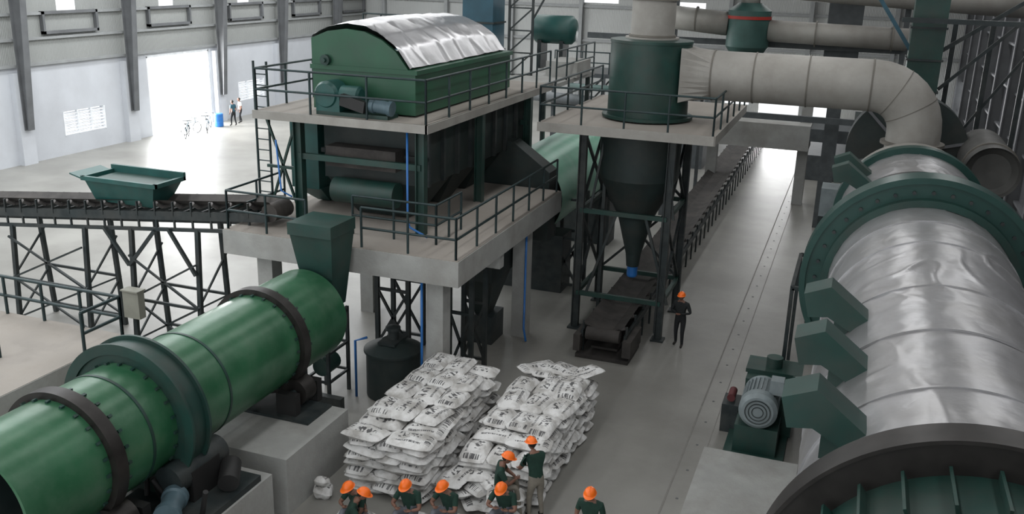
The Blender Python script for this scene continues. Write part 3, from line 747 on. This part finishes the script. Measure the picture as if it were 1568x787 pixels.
b=B('bag_stack');stack(b,-7.1,-5.3,16.6,21.4,8,lambda x,y,k:(k>=7 and y<17.5) or (k>=6 and y<17.0) or (k>=6 and y>20.2));
for q in range(9): bag(b,(-7.2+random.random()*1.0,16.3+random.random()*.3,.1+random.random()*.5),random.random()*3,pit=random.uniform(-.3,.3))
for q in range(12): bag(b,(-6.8+random.random()*1.2,20.4+random.random()*.9,1.08+random.random()*.16),random.random()*3,pit=random.uniform(-.25,.25),rol=random.uniform(-.2,.2))
b.done(recalc=False)
b=B('empty_sack')
bag(b,(-9.72,15.3,.16),.4,.42,.36,.3,pit=.3);bag(b,(-9.7,15.25,.4),1.6,.34,.3,.2,pit=.6);b.done(recalc=False)
b=B('low_bag_row')
for x,y in ((-8.55,14.6),(-8.5,14.1),(-7.45,14.95),(-6.6,15.2),(-5.62,15.62)):
    bag(b,(x,y,.09),0,.8,.5,.2);bag(b,(x,y,.24),0.1,.8,.5,.18)
for k in range(4): bag(b,(-5.8,16.05,.1+.16*k),.1*k,.8,.5,.2)
b.done(recalc=False)
# ------------------------------------------------------------ people
def person(name,loc,face,J,shirt,pants,helmet=True,headtilt=(0,0)):
    Rz=Matrix.Rotation(face,3,'Z');T=lambda v:V(loc)+Rz@V(v)
    order=['pel','spi','che','nec','hd','shL','elL','wrL','shR','elR','wrR','hiL','knL','anL','toL','hiR','knR','anR','toR']
    rad=dict(pel=(.15,.12),spi=(.14,.11),che=(.17,.12),nec=(.06,.06),hd=(.055,.055),sh=(.08,.08),el=(.048,.048),wr=(.03,.03),hi=(.1,.1),kn=(.065,.065),an=(.045,.045),to=(.045,.035))
    ed=[('pel','spi'),('spi','che'),('che','nec'),('nec','hd')]
    for s_ in 'LR': ed+=[('che','sh'+s_),('sh'+s_,'el'+s_),('el'+s_,'wr'+s_),('pel','hi'+s_),('hi'+s_,'kn'+s_),('kn'+s_,'an'+s_),('an'+s_,'to'+s_)]
    me=bpy.data.meshes.new('tmp');me.from_pydata([V(J[o]) for o in order],[(order.index(a),order.index(c)) for a,c in ed],[])
    ob=bpy.data.objects.new('tmp',me);S.collection.objects.link(ob)
    md=ob.modifiers.new('s','SKIN');sk=me.skin_vertices[0].data if me.skin_vertices else None
    if sk is None:
        bpy.context.view_layer.objects.active=ob;bpy.ops.mesh.customdata_skin_add();sk=me.skin_vertices[0].data
    for i,o in enumerate(order):
        sk[i].radius=rad.get(o) or rad[o[:2]];sk[i].use_root=(i==0)
    md.use_smooth_shade=True;s2=ob.modifiers.new('u','SUBSURF');s2.levels=2;s2.render_levels=2
    dg=bpy.context.evaluated_depsgraph_get();dg.update();ev=ob.evaluated_get(dg);m2=ev.to_mesh()
    b=B(name);vs=[v.co.copy() for v in m2.vertices]
    segs=[(V(J[a]),V(J[c]),a,c) for a,c in ed]
    groups={}
    for pl in m2.polygons:
        c=pl.center;best=None
        for a,e,na,ne in segs:
            ab=e-a;t=max(0,min(1,(c-a).dot(ab)/max(ab.length_squared,1e-9)));dd=(a+ab*t-c).length
            if best is None or dd<best[0]: best=(dd,na,ne,t)
        _,na,ne,t=best
        if ne=='hd' or (ne=='nec' and t>.85): k='skin'
        elif ne[:2]=='wr': k='skin'
        elif ne[:2]=='el': k='S' if t<.62 else 'skin'
        elif ne[:2]=='to' or (ne[:2]=='an' and t>.93): k='shoe'
        elif na[:2] in('hi','kn') or ne[:2]=='hi': k='P'
        elif na=='pel' and t<.15: k='P'
        else: k='S'
        if shirt is M['shirtb'] and k=='skin' and ne[:2] in('el','wr'): k='S'
        groups.setdefault(k,[]).append(tuple(pl.vertices))
    mm={'skin':M['skin'],'S':shirt,'P':pants,'shoe':M['shoe']}
    nv=[b.bm.verts.new(T(v)) for v in vs]
    for k,fl in groups.items():
        mi=b.mi(mm[k])
        for f in fl:
            try: F=b.bm.faces.new([nv[i] for i in f]);F.material_index=mi;F.smooth=True
            except ValueError: pass
    ev.to_mesh_clear();bpy.data.objects.remove(ob)
    hb=V(J['hd']);tilt=Matrix.Rotation(headtilt[1],3,'Z')@Matrix.Rotation(headtilt[0],3,'X')
    HR=Rz@tilt;hc=T(hb)+HR@V((0,.02,.09))
    def hf(v):
        if v.z<0: v=V((v.x*(1+v.z*2.2),v.y*(1+v.z*.8)+(-v.z)*.12,v.z))
        return v
    b.ell(hc,(.078,.098,.12),M['skin'],18,12,HR,hf)
    for sx in (-1,1):
        b.ell(hc+HR@V((sx*.08,-.005,-.005)),(.012,.022,.032),M['skin'],8,6,HR)
        b.ell(hc+HR@V((sx*.03,.088,.008)),(.014,.01,.008),M['eye'],8,5,HR)
    b.ell(hc+HR@V((0,.104,-.022)),(.013,.018,.024),M['skin'],8,6,HR)
    b.ell(hc+HR@V((0,.088,-.062)),(.025,.008,.007),M['eye'],8,5,HR)
    b.ell(hc+HR@V((0,-.02,.025)),(.083,.095,.1),M['hair'],14,9,HR)
    if helmet:
        vs=[];fs=[];n=24
        for j in range(8):
            t=math.pi/2*j/7
            for i in range(n):
                a=2*math.pi*i/n;rg=.012 if (abs(math.cos(a))<.15) else 0
                vs.append(hc+HR@V((.114*math.sin(t)*math.cos(a),.01+.134*math.sin(t)*math.sin(a),.045+(.118+rg)*math.cos(t))))
        for i in range(n):
            a=2*math.pi*i/n;k=1+.12+(.3 if math.sin(a)>.3 else 0)
            vs.append(hc+HR@V((.114*1.1*math.cos(a),.01+.134*k*math.sin(a),.038)))
        for j in range(8):
            for i in range(n): fs.append((j*n+i,(j+1)*n+i,(j+1)*n+(i+1)%n,j*n+(i+1)%n))
        b.add(vs,fs,M['orange'],True)
    for s_,sg in (('L',-1),('R',1)):
        w=V(J['wr'+s_]);e=V(J['el'+s_]);dr=(w-e).normalized();sd=V((1,0,0))-dr*dr.x
        sd=sd.normalized() if sd.length>.2 else V((0,0,1));nr=sd.cross(dr)
        Rm=Matrix((sd,nr,dr)).transposed()
        b.ell(T(w+dr*.045),(.04,.018,.052),M['skin'],10,7,Rz@Rm)
        for k,(o_,L) in enumerate(((-.030,.062),(-.010,.075),(.010,.07),(.029,.055))):
            p0=w+dr*.08+sd*o_;p1=p0+dr*L*.55+nr*.008;p2=p1+dr*L*.45+nr*.022
            b.tube([T(p0-dr*.02),T(p0),T(p1),T(p2)],[.009,.009,.0085,.006],M['skin'],6)
        p0=w+dr*.03-sd*.035*sg;p1=p0-sd*.03*sg+dr*.03;p2=p1+dr*.03+nr*.01
        b.tube([T(p0),T(p1),T(p2)],[.012,.01,.007],M['skin'],6)
    return b.done(recalc=True)
def stand(lean=0,arms='down',stride=0.):
    J=dict(pel=(0,0,.95),spi=(0,.02+lean*.1,1.13),che=(0,.02+lean*.3,1.34),nec=(0,.03+lean*.42,1.49),hd=(0,.05+lean*.48,1.55),
      hiL=(-.1,0,.88),hiR=(.1,0,.88),knL=(-.12,.05+stride*.6,.5),knR=(.12,.05-stride*.4,.5),anL=(-.13,stride,.09),anR=(.13,-stride,.09),toL=(-.15,.15+stride,.04),toR=(.15,.15-stride,.04))
    for s_,g in (('L',-1),('R',1)):
        J['sh'+s_]=(g*.20,.02+lean*.33,1.40)
        if arms=='down': J['el'+s_]=(g*.27,0+lean*.3,1.13);J['wr'+s_]=(g*.25,.1+lean*.35,.90)
        elif arms=='fold': J['el'+s_]=(g*.31,.02,1.14);J['wr'+s_]=(g*.06,.2,1.12)
        else: J['el'+s_]=(g*.26,.12+lean*.4,1.14);J['wr'+s_]=(g*.15,.32+lean*.5,1.0)
    return J
def sit(h=.34,lean=.15,open_=.18,arms=0,leg=.4):
    J=dict(pel=(0,0,h+.1),spi=(0,.02+lean*.3,h+.27),che=(0,lean*.8,h+.47),nec=(0,lean*1.15,h+.61),hd=(0,lean*1.3+.02,h+.67),
      hiL=(-.1,.04,h+.07),hiR=(.1,.04,h+.07),knL=(-open_,leg,h+.2),knR=(open_,leg,h+.18),anL=(-open_+.02,leg+.08,.09),anR=(open_-.02,leg+.12,.09),toL=(-open_-.02,leg+.22,.04),toR=(open_+.02,leg+.26,.04))
    for s_,g in (('L',-1),('R',1)):
        J['sh'+s_]=(g*.20,lean*.85,h+.53)
        J['el'+s_]=(g*.30,lean+.12,h+.3)
        J['wr'+s_]=(g*(.17 if not arms else .06),leg-.02,h+.30)
    return J
G=M['shirt'];pi=math.pi
person('worker',(-4.2,26.9,0),pi*.93,stand(0,'fold',.07),M['shirtb'],M['pblack'])
person('worker',(-5.22,16.3,0),.9,stand(.3,'fwd',.05),G,M['pkhaki'],headtilt=(-.2,0))
person('worker',(-5.98,15.92,.0),-1.2,sit(.70,.12,.15,1,.42),G,M['pkhaki'],headtilt=(-.3,0))
person('worker',(-8.36,14.6,0),pi*.9,sit(.34,.22),G,M['pgrey'],headtilt=(-.3,0))
person('worker',(-8.45,14.05,0),-1.2,sit(.34,.22),G,M['pgrey'],headtilt=(-.4,0))
person('worker',(-7.45,15.0,0),pi,sit(.36,.15),G,M['pgrey'],headtilt=(-.3,0))
person('worker',(-6.68,15.28,0),2.9,sit(.36,.18),G,M['pgrey'],headtilt=(-.3,0))
person('worker',(-5.66,15.75,0),pi,sit(.36,.22),G,M['pgrey'],headtilt=(-.4,0))
person('worker',(-3.75,15.18,0),pi,stand(.1,'down',.0),G,M['pgrey'],headtilt=(-.2,0))
person('pedestrian',(-40.2,54.6,0),2.5,stand(0,'down',.1),M['white'],M['pblack'],helmet=False)
person('pedestrian',(-39.9,53.4,0),1.5,stand(0,'down',.1),M['tealb'],M['pblack'],helmet=False)
def bicycle(x,y,a):
    b=B('bicycle');R=Matrix.Rotation(a,3,'Z');T=lambda v:V((x,y,0))+R@V(v)
    for q in (-.52,.52): b.lathe([(.33,-.02),(.37,-.02),(.37,.02),(.33,.02)],T((q,0,.37)),R@V((0,1,0)),M['girtd'],24)
    for a1,a2 in (((-.52,0,.37),(-.1,0,.35)),((-.1,0,.35),(-.2,0,.85)),((-.15,0,.75),(.38,0,.78)),((-.1,0,.35),(.38,0,.72)),((.52,0,.37),(.35,0,.98)),((-.52,0,.37),(-.18,0,.76))): b.cyl(T(a1),T(a2),.02,M['motor'],seg=6)
    b.cyl(T((.35,-.28,1.0)),T((.35,.28,1.0)),.018,M['dk'],seg=6);b.box(T((-.22,0,.9)),(.25,.12,.06),M['black'],R);b.done()
for q in range(4): bicycle(-40.8+random.random()*1.0,48.4+q*1.1,random.random()*3)
b=B('blue_barrel');b.lathe([(0,0),(.28,0),(.3,.05),(.3,.3),(.31,.32),(.3,.34),(.3,.6),(.31,.62),(.3,.64),(.3,.85),(.27,.9),(0,.9)],(-40.6,52.7,0),(0,0,1),M['blue'],20);b.done()
# ------------------------------------------------------------ light
w=bpy.data.worlds.new('world');S.world=w;w.use_nodes=True;w.node_tree.nodes['Background'].inputs[0].default_value=(.95,.975,1,1);w.node_tree.nodes['Background'].inputs[1].default_value=1.6
def area(name,loc,sx,sy,pw,rot=(0,0,0),col=(1,1,1)):
    l=bpy.data.lights.new(name,'AREA');l.shape='RECTANGLE';l.size=sx;l.size_y=sy;l.energy=pw;l.color=col
    o=bpy.data.objects.new(name,l);o.location=loc;o.rotation_euler=rot;S.collection.objects.link(o)
for i,(x,pw) in enumerate(((5,1150),(-2,1250),(-9,1350),(-16,1500))):
    area('skylight_strip_%d'%i,(x,30,14.0),1.0,70,pw)
for i,x in enumerate((-24,-31,-37)): area('left_fill_bay_%d'%i,(x,36,14.0),2.0,64,4700,col=(.96,.98,1))  # added fill lamps that brighten the left floor
area('door_daylight',(WX-1.2,50.9,2.6),4.8,5.8,2600,(0,-math.pi/2,0))
area('back_door_daylight',(-4.2,FY+1.2,2.5),5.8,4.6,1400,(-math.pi/2,0,0))
